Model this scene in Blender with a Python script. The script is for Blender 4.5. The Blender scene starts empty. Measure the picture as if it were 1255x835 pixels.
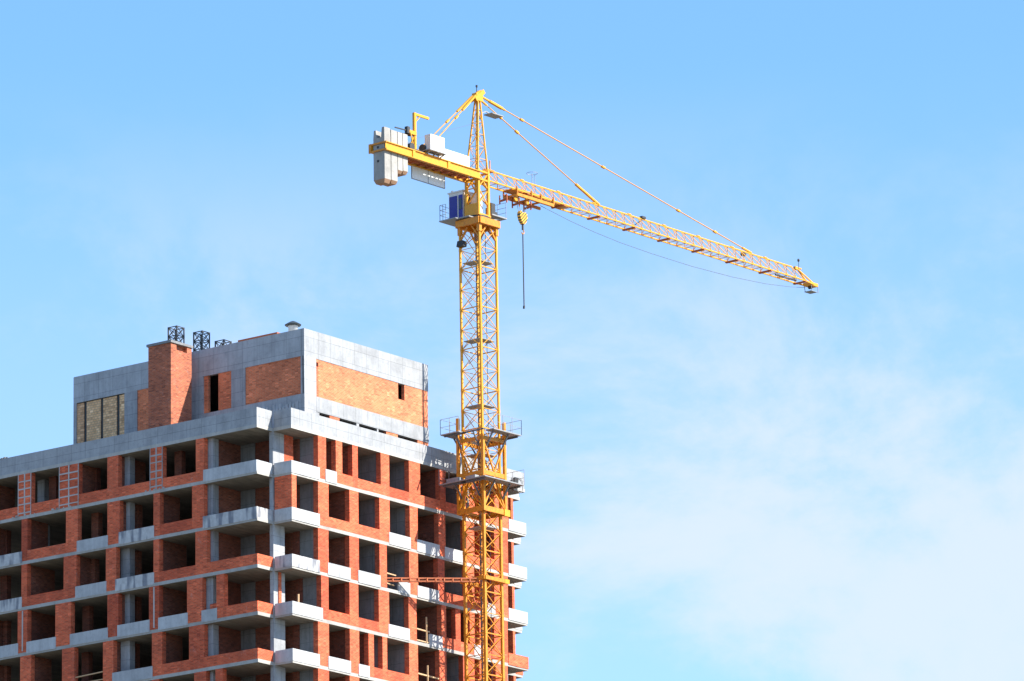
import bpy, math, random
from mathutils import Vector, Matrix
random.seed(7)
sc = bpy.context.scene
R = math.radians
# ------------------------------------------------------------------ camera
# axes: X runs along the sunlit facade (away to the right), Y along the shaded facade
# (away to the left), Z = 0 is the underside of the topmost floor slab, GROUND is street level
GROUND = -82.8
FPX, W0, H0 = 7000.0, 1255.0, 835.0
YAW, PITCH, ROLL = R(52.79796), R(14.41242), R(-0.957788)
CAM = Vector((-267.34823, -221.62384, -81.08864))
fw = Vector((math.sin(YAW)*math.cos(PITCH), math.cos(YAW)*math.cos(PITCH), math.sin(PITCH)))
r0 = Vector((math.cos(YAW), -math.sin(YAW), 0)); u0 = r0.cross(fw)
rt = r0*math.cos(ROLL) + u0*math.sin(ROLL); up = u0*math.cos(ROLL) - r0*math.sin(ROLL)
cd = bpy.data.cameras.new('camera'); cam = bpy.data.objects.new('camera', cd)
sc.collection.objects.link(cam); sc.camera = cam
cd.sensor_width = 36; cd.lens = FPX/W0*36; cd.clip_start = 1; cd.clip_end = 20000
cam.matrix_world = Matrix(((rt.x, up.x, -fw.x, CAM.x), (rt.y, up.y, -fw.y, CAM.y), (rt.z, up.z, -fw.z, CAM.z), (0, 0, 0, 1)))
# ------------------------------------------------------------------ sky, sun, exposure
SUN_EL, SUN_OFF = R(39), R(20)          # the sun stands off the sunlit facade, a little to the right of square
sun_dir = Vector((math.sin(SUN_OFF)*math.cos(SUN_EL), -math.cos(SUN_OFF)*math.cos(SUN_EL), math.sin(SUN_EL)))
w = bpy.data.worlds.new('World'); sc.world = w; w.use_nodes = True
nt = w.node_tree; nt.nodes.clear()
def wn(t, **k):
    n = nt.nodes.new(t)
    for a, b in k.items(): setattr(n, a, b)
    return n
out = wn('ShaderNodeOutputWorld'); bg = wn('ShaderNodeBackground'); bg.inputs[1].default_value = 0.121
sky = wn('ShaderNodeTexSky', sky_type='NISHITA', sun_disc=False)
sky.sun_elevation = SUN_EL; sky.sun_rotation = math.pi - SUN_OFF
sky.air_density = 1.0; sky.dust_density = 0.35; sky.ozone_density = 3.0; sky.altitude = 200
tc = wn('ShaderNodeTexCoord'); mp = wn('ShaderNodeMapping'); mp.inputs['Location'].default_value = (5.6, 7.7, 1.9)
mp.inputs['Scale'].default_value = (1, 1, 1.5)
n1 = wn('ShaderNodeTexNoise'); n1.inputs['Scale'].default_value = 15; n1.inputs['Detail'].default_value = 10; n1.inputs['Roughness'].default_value = .6; n1.inputs['Distortion'].default_value = .25
cr = wn('ShaderNodeMapRange', interpolation_type='SMOOTHERSTEP'); cr.inputs[1].default_value = .37; cr.inputs[2].default_value = .66
sep = wn('ShaderNodeSeparateXYZ'); el = wn('ShaderNodeMapRange', interpolation_type='SMOOTHSTEP')   # cloud thins out with height above the horizon
el.inputs[1].default_value = .298; el.inputs[2].default_value = .225
mu = wn('ShaderNodeMath', operation='MULTIPLY'); mx = wn('ShaderNodeMix', data_type='RGBA')
cl = wn('ShaderNodeRGB'); cl.outputs[0].default_value = (3.3, 3.6, 4.15, 1)
lk = nt.links.new
lk(tc.outputs['Generated'], mp.inputs[0]); lk(mp.outputs[0], n1.inputs['Vector']); lk(n1.outputs['Fac'], cr.inputs[0])
lk(tc.outputs['Generated'], sep.inputs[0]); lk(sep.outputs['Z'], el.inputs[0])
veil = wn('ShaderNodeMapRange'); veil.inputs[3].default_value = .20; veil.inputs[4].default_value = .82   # thin haze between the clouds
lk(cr.outputs[0], veil.inputs[0]); lk(veil.outputs[0], mu.inputs[0]); lk(el.outputs[0], mu.inputs[1]); lk(mu.outputs[0], mx.inputs['Factor'])
tint = wn('ShaderNodeMix', data_type='RGBA', blend_type='MULTIPLY'); tint.inputs['Factor'].default_value = 1; tint.inputs['B'].default_value = (.72, .955, 1.12, 1)
lk(sky.outputs[0], tint.inputs['A']); lk(tint.outputs['Result'], mx.inputs['A']); lk(cl.outputs[0], mx.inputs['B'])
lk(mx.outputs['Result'], bg.inputs[0]); lk(bg.outputs[0], out.inputs[0])
sl = bpy.data.lights.new('sun', 'SUN'); sl.energy = 5.0; sl.angle = R(.53); sl.color = (1, .93, .82)
so = bpy.data.objects.new('sun', sl); sc.collection.objects.link(so)
so.rotation_euler = sun_dir.to_track_quat('Z', 'Y').to_euler()
sc.view_settings.view_transform = 'Standard'; sc.view_settings.look = 'None'; sc.view_settings.gamma = 1
sc.view_settings.exposure = 1.06
sc.render.engine = 'CYCLES'
# ------------------------------------------------------------------ pixel helpers: a direction cut with a known plane
def ray(x, y): return fw + rt*((x-W0/2)/FPX) - up*((y-H0/2)/FPX)
def onX(x, y, X=0.0):
    d = ray(x, y); return CAM + d*((X-CAM.x)/d.x)
def onY(x, y, Y=0.0):
    d = ray(x, y); return CAM + d*((Y-CAM.y)/d.y)
# ------------------------------------------------------------------ materials
def newmat(name, rough=.85, metal=0):
    m = bpy.data.materials.new(name); m.use_nodes = True
    b = m.node_tree.nodes['Principled BSDF']; b.inputs['Roughness'].default_value = rough; b.inputs['Metallic'].default_value = metal
    return m, m.node_tree, b
def nd(t, typ, **k):
    n = t.nodes.new(typ)
    for a, v in k.items():
        if a in n.inputs: n.inputs[a].default_value = v
        else: setattr(n, a, v)
    return n
def ramp(t, stops):
    n = t.nodes.new('ShaderNodeValToRGB'); e = n.color_ramp.elements
    while len(e) < len(stops): e.new(.5)
    for i, (p, c) in enumerate(stops): e[i].position = p; e[i].color = (*c, 1) if len(c) == 3 else c
    return n
def mixc(t, a, b, f, mode='MIX'):
    n = t.nodes.new('ShaderNodeMix'); n.data_type = 'RGBA'; n.blend_type = mode
    for s, v in (('A', a), ('B', b), ('Factor', f)):
        if hasattr(v, 'is_output'): t.links.new(v, n.inputs[s])
        elif s == 'Factor': n.inputs[s].default_value = v
        else: n.inputs[s].default_value = (*v, 1)
    return n.outputs['Result']
def wallcoord(t):
    # runs along a wall of either direction: (x + y, z)
    tc = nd(t, 'ShaderNodeTexCoord'); s = nd(t, 'ShaderNodeSeparateXYZ'); t.links.new(tc.outputs['Object'], s.inputs[0])
    a = nd(t, 'ShaderNodeMath', operation='ADD'); t.links.new(s.outputs[0], a.inputs[0]); t.links.new(s.outputs[1], a.inputs[1])
    c = nd(t, 'ShaderNodeCombineXYZ'); t.links.new(a.outputs[0], c.inputs[0]); t.links.new(s.outputs[2], c.inputs[1])
    return tc.outputs['Object'], c.outputs[0]
def scaled(t, v, s):
    m = nd(t, 'ShaderNodeMapping'); m.inputs['Scale'].default_value = s; t.links.new(v, m.inputs[0]); return m.outputs[0]
def noise(t, v, scale, detail=4, rough=.6):
    n = nd(t, 'ShaderNodeTexNoise', Scale=scale, Detail=detail, Roughness=rough); t.links.new(v, n.inputs['Vector']); return n.outputs['Fac']
def brick_mat(name, c1, c2, mortar, bw=.27, bh=.085, lime=.35, var=1.0):
    m, t, b = newmat(name, .92); o, u = wallcoord(t)
    br = nd(t, 'ShaderNodeTexBrick', Scale=1.0); t.links.new(u, br.inputs['Vector'])
    br.inputs['Color1'].default_value = (*c1, 1); br.inputs['Color2'].default_value = (*c2, 1); br.inputs['Mortar'].default_value = (*mortar, 1)
    br.inputs['Mortar Size'].default_value = .011; br.inputs['Mortar Smooth'].default_value = .2; br.inputs['Bias'].default_value = -.1
    br.inputs['Brick Width'].default_value = bw; br.inputs['Row Height'].default_value = bh
    r1 = ramp(t, [(.3, (.62, .6, .6)), (.72, (1.22, 1.18, 1.12))]); t.links.new(noise(t, o, .55, 5), r1.inputs[0])
    col = mixc(t, br.outputs[0], r1.outputs[0], .75*var, 'MULTIPLY')
    vo = nd(t, 'ShaderNodeTexWhiteNoise', noise_dimensions='2D')                      # odd bricks, each a shade of its own
    sn = nd(t, 'ShaderNodeVectorMath', operation='SNAP'); sn.inputs[1].default_value = (bw, bh, 1); t.links.new(u, sn.inputs[0]); t.links.new(sn.outputs[0], vo.inputs[0])
    r3 = ramp(t, [(0, (.55, .5, .5)), (.25, (.95, .95, .95)), (.9, (1.06, 1.05, 1.04)), (1, (1.5, 1.6, 1.7))]); t.links.new(vo.outputs[0], r3.inputs[0])
    col = mixc(t, col, r3.outputs[0], .7, 'MULTIPLY')
    r2 = ramp(t, [(.60, (0, 0, 0)), (.78, (1, 1, 1))]); t.links.new(noise(t, scaled(t, o, (1, 1, .6)), 1.7, 8, .72), r2.inputs[0])
    f = nd(t, 'ShaderNodeMath', operation='MULTIPLY'); f.inputs[1].default_value = lime; t.links.new(r2.outputs[0], f.inputs[0])
    col = mixc(t, col, (.55, .5, .46), f.outputs[0])
    oi = nd(t, 'ShaderNodeObjectInfo'); ro = ramp(t, [(0, (.74, .66, .66)), (.5, (1, 1, 1)), (1, (1.05, 1.09, 1.11))]); t.links.new(oi.outputs['Random'], ro.inputs[0])
    col = mixc(t, col, ro.outputs[0], 1.0, 'MULTIPLY')      # every piece from its own batch
    t.links.new(col, b.inputs['Base Color'])
    bp = nd(t, 'ShaderNodeBump', Strength=.5, Distance=.012); t.links.new(br.outputs['Fac'], bp.inputs['Height']); bp.invert = True
    t.links.new(bp.outputs[0], b.inputs['Normal']); return m
def concrete_mat(name, base, stain, seams=True, stainamt=.6, streak=.5):
    m, t, b = newmat(name, .88); o, u = wallcoord(t)
    r1 = ramp(t, [(.28, tuple(x*.74 for x in base)), (.5, base), (.75, tuple(min(1, x*1.14) for x in base))]); t.links.new(noise(t, o, .9, 8, .62), r1.inputs[0])
    col = r1.outputs[0]
    r2 = ramp(t, [(.42, (0, 0, 0)), (.7, (1, 1, 1))]); t.links.new(noise(t, scaled(t, o, (4.5, 4.5, .45)), 1.0, 5, .65), r2.inputs[0])
    f = nd(t, 'ShaderNodeMath', operation='MULTIPLY'); f.inputs[1].default_value = streak; t.links.new(r2.outputs[0], f.inputs[0])
    col = mixc(t, col, stain, f.outputs[0])
    r4 = ramp(t, [(.56, (0, 0, 0)), (.62, (1, 1, 1))]); t.links.new(noise(t, o, 5.5, 4, .6), r4.inputs[0])
    f4 = nd(t, 'ShaderNodeMath', operation='MULTIPLY'); f4.inputs[1].default_value = stainamt*.45; t.links.new(r4.outputs[0], f4.inputs[0])
    col = mixc(t, col, stain, f4.outputs[0])
    if seams:
        br = nd(t, 'ShaderNodeTexBrick', Scale=1.0, offset=0.0); t.links.new(u, br.inputs['Vector'])
        for k in ('Color1', 'Color2'): br.inputs[k].default_value = (1, 1, 1, 1)
        br.inputs['Color2'].default_value = (.9, .9, .91, 1); br.inputs['Mortar'].default_value = (.5, .5, .5, 1); br.inputs['Mortar Size'].default_value = .014
        br.inputs['Brick Width'].default_value = 1.22; br.inputs['Row Height'].default_value = .93
        col = mixc(t, col, br.outputs[0], .8, 'MULTIPLY')
    oi = nd(t, 'ShaderNodeObjectInfo'); ro = ramp(t, [(0, (.86, .86, .87)), (.5, (1, 1, 1)), (1, (1.1, 1.1, 1.1))]); t.links.new(oi.outputs['Random'], ro.inputs[0])
    col = mixc(t, col, ro.outputs[0], 1.0, 'MULTIPLY')      # every piece from its own batch
    t.links.new(col, b.inputs['Base Color'])
    bp = nd(t, 'ShaderNodeBump', Strength=.35, Distance=.02); t.links.new(noise(t, o, 6, 6), bp.inputs['Height']); t.links.new(bp.outputs[0], b.inputs['Normal'])
    return m
def stained_mat(name):
    # balcony panels whose whitewash ran down in tongues
    m, t, b = newmat(name, .85); o, u = wallcoord(t)
    s = nd(t, 'ShaderNodeSeparateXYZ'); t.links.new(u, s.inputs[0])
    nz = noise(t, scaled(t, u, (2.1, .35, 1)), 1.0, 2, .4)
    r = ramp(t, [(.40, (.22, .23, .26)), (.50, (.50, .50, .50))]); t.links.new(nz, r.inputs[0])
    r1 = ramp(t, [(.3, (.7, .7, .7)), (.7, (1.1, 1.1, 1.1))]); t.links.new(noise(t, o, 3, 6), r1.inputs[0])
    t.links.new(mixc(t, r.outputs[0], r1.outputs[0], .8, 'MULTIPLY'), b.inputs['Base Color']); return m
def paint_mat(name, base, dirt, rough=.45, metal=0, amt=.55, scale=3.0):
    m, t, b = newmat(name, rough, metal); tc = nd(t, 'ShaderNodeTexCoord')
    r = ramp(t, [(.45, (0, 0, 0)), (.72, (1, 1, 1))]); t.links.new(noise(t, tc.outputs['Object'], scale, 6, .7), r.inputs[0])
    f = nd(t, 'ShaderNodeMath', operation='MULTIPLY'); f.inputs[1].default_value = amt; t.links.new(r.outputs[0], f.inputs[0])
    t.links.new(mixc(t, base, dirt, f.outputs[0]), b.inputs['Base Color']); return m
BR = brick_mat('red_brick', (.76, .125, .042), (.58, .075, .024), (.52, .22, .13), lime=.4)
BRP = brick_mat('penthouse_brick', (.77, .19, .07), (.64, .14, .05), (.55, .31, .20), lime=.2)
BRD = brick_mat('chimney_brick', (.50, .12, .048), (.28, .065, .035), (.34, .20, .14), lime=.3)
BRI = brick_mat('inner_brick_shaded', (.30, .075, .036), (.20, .05, .028), (.2, .13, .1), lime=.12)  # darker copy of the brick, the dimness of the rooms painted in
BRY = brick_mat('yellow_brick', (.95, .61, .32), (.70, .42, .20), (.34, .27, .20), bw=.27, bh=.16, lime=.3, var=.4)
CO = concrete_mat('cast_concrete', (.37, .38, .395), (.20, .205, .22))
COP = concrete_mat('parapet_concrete', (.375, .39, .405), (.23, .24, .255), streak=.42)
COS = concrete_mat('slab_concrete', (.38, .37, .345), (.24, .225, .2), seams=False, streak=.25)
COC = concrete_mat('panel_concrete', (.42, .43, .44), (.27, .275, .285), seams=False, streak=.45)
COI = concrete_mat('inner_concrete_shaded', (.23, .237, .245), (.12, .12, .125), streak=.5)  # darker copy of the concrete, room shade put into its colour
COB = concrete_mat('counterweight_concrete', (.37, .36, .335), (.25, .235, .21), seams=False, streak=.3)
FLO = concrete_mat('dusty_floor', (.15, .135, .11), (.08, .07, .06), seams=False)
def ceiling_mat():
    m, t, b = newmat('formwork_ceiling', .9); tc = nd(t, 'ShaderNodeTexCoord')
    br = nd(t, 'ShaderNodeTexBrick', Scale=1.0); t.links.new(tc.outputs['Object'], br.inputs['Vector'])
    br.inputs['Color1'].default_value = (.27, .245, .205, 1); br.inputs['Color2'].default_value = (.21, .19, .16, 1); br.inputs['Mortar'].default_value = (.15, .13, .11, 1)
    br.inputs['Mortar Size'].default_value = .012; br.inputs['Brick Width'].default_value = 2.44; br.inputs['Row Height'].default_value = .61
    r = ramp(t, [(.3, (.65, .65, .65)), (.7, (1.15, 1.13, 1.1))]); t.links.new(noise(t, scaled(t, tc.outputs['Object'], (.6, 2.4, 1)), 1.3, 6), r.inputs[0])
    t.links.new(mixc(t, br.outputs[0], r.outputs[0], .9, 'MULTIPLY'), b.inputs['Base Color']); return m
CEI = ceiling_mat()
STN = stained_mat('whitewashed_concrete')
MOR = concrete_mat('mortar', (.42, .40, .385), (.4, .38, .36), seams=False, stainamt=.8)
YEL = paint_mat('crane_yellow', (.70, .325, .010), (.48, .18, .008), .5, amt=.6, scale=6.0)
YEO = paint_mat('old_crane_yellow', (.64, .245, .008), (.30, .08, .010), .5, amt=.8, scale=5.0)
RUST_SHADE = paint_mat('rusty_primer_and_shade', (.42, .11, .035), (.24, .06, .025), .7, amt=.8)  # red-brown steel; also painted shade on some yellow crane parts
GRY = paint_mat('galvanised_steel', (.27, .28, .29), (.16, .16, .16), .6, .2)
DRK = paint_mat('dark_steel', (.025, .027, .03), (.06, .05, .045), .6)
WHT = paint_mat('white_paint', (.66, .66, .65), (.48, .47, .45), .5, amt=.35)
WSH = paint_mat('white_sheet', (.72, .74, .76), (.6, .6, .62), .6, amt=.3)
BLU = paint_mat('blue_panel', (.012, .014, .26), (.01, .012, .16), .4, amt=.5)
GLS = paint_mat('cab_glass', (.03, .05, .06), (.02, .03, .04), .08, amt=.3)
WOD = paint_mat('raw_timber', (.55, .36, .20), (.40, .24, .12), .8)
CBL = paint_mat('cable_sheath', (.09, .11, .13), (.06, .07, .08), .6)
SHO = paint_mat('rusty_concrete', (.34, .20, .12), (.22, .12, .07), .85)
VNT = paint_mat('vent_metal', (.60, .62, .63), (.45, .46, .47), .45, .2)
VCP = paint_mat('vent_cap_metal', (.045, .06, .065), (.03, .04, .04), .5, .2)
def stripe_mat():
    m, t, b = newmat('hazard_stripes', .45); tc = nd(t, 'ShaderNodeTexCoord')
    s = nd(t, 'ShaderNodeSeparateXYZ'); t.links.new(tc.outputs['Object'], s.inputs[0])
    a = nd(t, 'ShaderNodeMath', operation='SUBTRACT'); t.links.new(s.outputs[0], a.inputs[0])
    z = nd(t, 'ShaderNodeMath', operation='MULTIPLY'); z.inputs[1].default_value = 1.0; t.links.new(s.outputs[2], z.inputs[0]); t.links.new(z.outputs[0], a.inputs[1])
    k = nd(t, 'ShaderNodeMath', operation='MULTIPLY'); k.inputs[1].default_value = 4.2; t.links.new(a.outputs[0], k.inputs[0])
    fr = nd(t, 'ShaderNodeMath', operation='FRACT'); t.links.new(k.outputs[0], fr.inputs[0])
    gt = nd(t, 'ShaderNodeMath', operation='GREATER_THAN'); gt.inputs[1].default_value = .58; t.links.new(fr.outputs[0], gt.inputs[0])
    t.links.new(mixc(t, (.80, .42, .03), (.02, .018, .015), gt.outputs[0]), b.inputs['Base Color']); return m
STR = stripe_mat()
# ------------------------------------------------------------------ mesh helpers
class MB:
    def __init__(s): s.v = []; s.f = []
    def box(s, x0, x1, y0, y1, z0, z1):
        n = len(s.v)
        s.v += [(x, y, z) for z in (z0, z1) for y in (y0, y1) for x in (x0, x1)]
        s.f += [tuple(n+i for i in q) for q in ((0, 2, 3, 1), (4, 5, 7, 6), (0, 1, 5, 4), (2, 6, 7, 3), (0, 4, 6, 2), (1, 3, 7, 5))]
        return s
    def hexa(s, pts):        # 8 corners, bottom ring then top ring, each counterclockwise from above
        n = len(s.v); s.v += [tuple(p) for p in pts]
        s.f += [tuple(n+i for i in q) for q in ((3, 2, 1, 0), (4, 5, 6, 7), (0, 1, 5, 4), (1, 2, 6, 5), (2, 3, 7, 6), (3, 0, 4, 7))]
        return s
    def bar(s, p, q, w, h=None, sides=4, spin=math.pi/4):
        p, q = Vector(p), Vector(q); d = (q-p).normalized(); a = Vector((0, 0, 1)) if abs(d.z) < .95 else Vector((1, 0, 0))
        e1 = d.cross(a).normalized(); e2 = e1.cross(d); n = len(s.v); h = h or w; k = .5/math.cos(math.pi/sides) if sides == 4 else .5
        for c in (p, q):
            for i in range(sides):
                an = spin + 2*math.pi*i/sides
                s.v.append(tuple(c + e1*(math.cos(an)*w*k) + e2*(math.sin(an)*h*k)))
        for i in range(sides):
            j = (i+1) % sides; s.f.append((n+i, n+sides+i, n+sides+j, n+j))
        s.f.append(tuple(n+i for i in range(sides))); s.f.append(tuple(n+2*sides-1-i for i in range(sides)))
        return s
    def prism(s, poly, z0, z1):
        n = len(s.v); k = len(poly)
        s.v += [(x, y, z0) for x, y in poly] + [(x, y, z1) for x, y in poly]
        s.f.append(tuple(n+k-1-i for i in range(k))); s.f.append(tuple(n+k+i for i in range(k)))
        for i in range(k):
            j = (i+1) % k; s.f.append((n+i, n+j, n+k+j, n+k+i))
        return s
    def rev(s, c, prof, seg=20):   # profile of (radius, z)
        n = len(s.v)
        for r, z in prof:
            for i in range(seg):
                a = 2*math.pi*i/seg; s.v.append((c[0]+r*math.cos(a), c[1]+r*math.sin(a), c[2]+z))
        for k in range(len(prof)-1):
            for i in range(seg):
                j = (i+1) % seg; s.f.append((n+k*seg+i, n+k*seg+j, n+(k+1)*seg+j, n+(k+1)*seg+i))
        s.f.append(tuple(n+seg-1-i for i in range(seg))); m = n+(len(prof)-1)*seg; s.f.append(tuple(m+i for i in range(seg)))
        return s
    def build(s, name, mat, parent=None, smooth=False):
        me = bpy.data.meshes.new(name); me.from_pydata(s.v, [], s.f); me.update(); me.materials.append(mat)
        if smooth: me.shade_smooth()
        o = bpy.data.objects.new(name, me); sc.collection.objects.link(o)
        if parent:
            o.parent = parent; o.location = -wloc(parent)
        return o
def wloc(o):
    v = Vector(o.location)
    while o.parent: o = o.parent; v += Vector(o.location)
    return v
def copy_tree(o, parent, dz):
    c = o.copy(); sc.collection.objects.link(c); c.parent = parent
    c.location = Vector(o.location) + Vector((0, 0, dz))
    for ch in o.children:
        d = ch.copy(); sc.collection.objects.link(d); d.parent = c
    return c
def tag(o, label, cat, group=None, kind=None):
    if label: o['label'] = label
    if cat: o['category'] = cat
    if group: o['group'] = group
    if kind: o['kind'] = kind
    return o
def thing(name, loc, label, cat, group=None):
    o = bpy.data.objects.new(name, None); o.empty_display_size = .3; sc.collection.objects.link(o); o.location = loc
    return tag(o, label, cat, group)
def box(name, mat, parent, *b): return MB().box(*b).build(name, mat, parent)
# ------------------------------------------------------------------ the ground
gm = concrete_mat('building_site_ground', (.15, .14, .11), (.09, .10, .06), seams=False)
g = MB(); g.v = [(-6000, -6000, GROUND), (6000, -6000, GROUND), (6000, 6000, GROUND), (-6000, 6000, GROUND)]; g.f = [(0, 1, 2, 3)]
tag(g.build('ground', gm), None, None, kind='structure')
# ------------------------------------------------------------------ the building
B = thing('unfinished_apartment_building', (13.5, 15, GROUND), 'unfinished red brick apartment block with bare concrete slabs and empty window openings', 'building')
NX, NY, FX, FY, XE, YE = 1.56, 1.50, 25.75, 1.70, 27.4, 31.0     # corner notches, far ends
TH, SH, TOPZ = .22, 3.0, 2.98
plan = [(NX, 0), (FX, 0), (FX, FY), (XE, FY), (XE, YE), (0, YE), (0, NY), (NX, NY)]
def zf(k): return -SH*k + TH            # floor of storey k
def zc(k): return TOPZ if k == 0 else -SH*(k-1)
NST = 7                                 # storeys built piece by piece; the rest of the shaft runs down to the street
def rough_plan():
    q = []
    for (x0, y0), (x1, y1) in zip(plan, plan[1:]+plan[:1]):
        n = max(1, int(math.hypot(x1-x0, y1-y0)/1.1))
        for i in range(n):
            dx, dy = (0, 0) if i == 0 else ((0, random.uniform(-.006, .016)) if y0 == y1 else (random.uniform(-.006, .016), 0))
            q.append((x0+(x1-x0)*i/n+dx, y0+(y1-y0)*i/n+dy))
    return q
for z in [TOPZ] + [-SH*k for k in range(NST)]:
    o = MB().prism(rough_plan(), z, z+TH).build('floor_slab', COS, B)
    o.data.materials.append(CEI); o.data.materials.append(FLO)
    o.data.polygons[0].material_index = 1; o.data.polygons[1].material_index = 2
# roof parapet: an upstand on the top slab, set back a finger from its edge
zp0, zp1 = TOPZ+TH, 4.30
def parapet(*boxes):
    m = MB()
    for b in boxes: m.box(*b, zp0, zp1)
    return m.build('roof_parapet', COP, B)
parapet((.03, .21, NY+.21, YE-.03), (.03, NX-.05, NY+.03, NY+.21))
parapet((NX+.21, FX-.21, .03, .21), (NX+.03, NX+.21, .03, NY-.06), (FX-.21, FX-.03, .03, FY-.1))
parapet((FX+.05, XE-.03, FY+.03, FY+.21), (XE-.21, XE-.03, FY+.21, YE-.03))
# corner columns
for k in range(NST):
    box('concrete_column', CO, B, 1.52, 2.62, 1.47, 1.76, zf(k), zc(k))
    box('concrete_column', CO, B, FX-.9, FX+.02, FY-.03, FY+.26, zf(k), zc(k))
    box('brick_pier', BR, B, FX+.62, FX+.86, FY-.04, FY+2.6, zf(k), zc(k))
DW, SILL = .38, .68                     # wall thickness, sill height
def panel(parent, face, a, b, z, mat, h=SILL, name='balcony_panel', t=.12, proud=.03):
    if face == 'L': return box(name, mat, B, -proud, t-proud, a, b, z-.10, z+h)
    return box(name, mat, B, a, b, -proud, t-proud, z-.10, z+h)
# ---- shaded facade (plane X = 0): piers as pixel spans, then what fills the foot of each gap
LEFT = {
 0: ([(22.2, 38.3, 'g'), (72.5, 96.4, 'g'), (131.5, 144.7, 'b'), (183.8, 199.3, 'g'), (240, 250, 'b')], 'bbbbb'),
 1: ([(26.3, 33.5, 'b'), (80.8, 95.2, 'b'), (131.5, 146.5, 'b'), (188, 195.7, 'b'), (235.3, 249.6, 'b')], 'sbcsb'),
 2: ([(26.1, 33, 'b'), (77.8, 93.4, 'b'), (129.7, 142.3, 'b'), (188, 195.1, 'b'), (239.5, 253.2, 'b')], 'sbcsb'),
 3: ([(21.6, 33.5, 'w'), (67.7, 86.8, 'b'), (131.5, 144.9, 'b'), (182.6, 195, 'w'), (229.3, 248, 'b'), (265.2, 274.6, 'b')], 'cccccc'),
 4: ([(24.6, 37.7, 'b'), (76, 91, 'b'), (126.1, 138.7, 'b'), (186.2, 198.7, 'b'), (231.7, 250.2, 'b')], 'cbncb'),
 5: ([(26.1, 35, 'b'), (70, 90, 'b'), (129.7, 142.3, 'b'), (186, 195.1, 'b'), (238, 252.6, 'b'), (264, 273, 'b')], 'scbscc'),
 6: ([(26.1, 33, 'b'), (77.8, 93.4, 'b'), (129.7, 142.3, 'b'), (188, 195.1, 'b'), (239.5, 253.2, 'b')], 'sbcsb'),
}
def rowy(k, x): return 612 - .186*x + 57.3*k
def jit(a=.015): return random.uniform(-a, a)
def mortar_grid(pier, y0, y1, z0, z1, rows):
    m = MB(); t = .045
    for i in range(3):
        y = y0 + (y1-y0)*i/2; m.box(-.03, .01, max(y0, y-t), min(y1, y+t), z0, z1)
    for r in range(rows):
        z = z0 + .14 + (z1-z0-.2)*(r+.15)/rows; zz = jit(.03)
        for a, b in ((y0+t, (y0+y1)/2-t), ((y0+y1)/2+t, y1-t)): m.box(-.026, .008, a, b, z-.04+zz+jit(), z+.04+zz)
    # crumbs of mortar left on the slab
    for i in range(7):
        y = random.uniform(y0-.4, y1+.6); c = random.uniform(.04, .1); m.box(-.02, c, y, y+c*1.6, z0-.002, z0+c)
    o = m.build('mortar_joint', MOR, pier); return o
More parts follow.
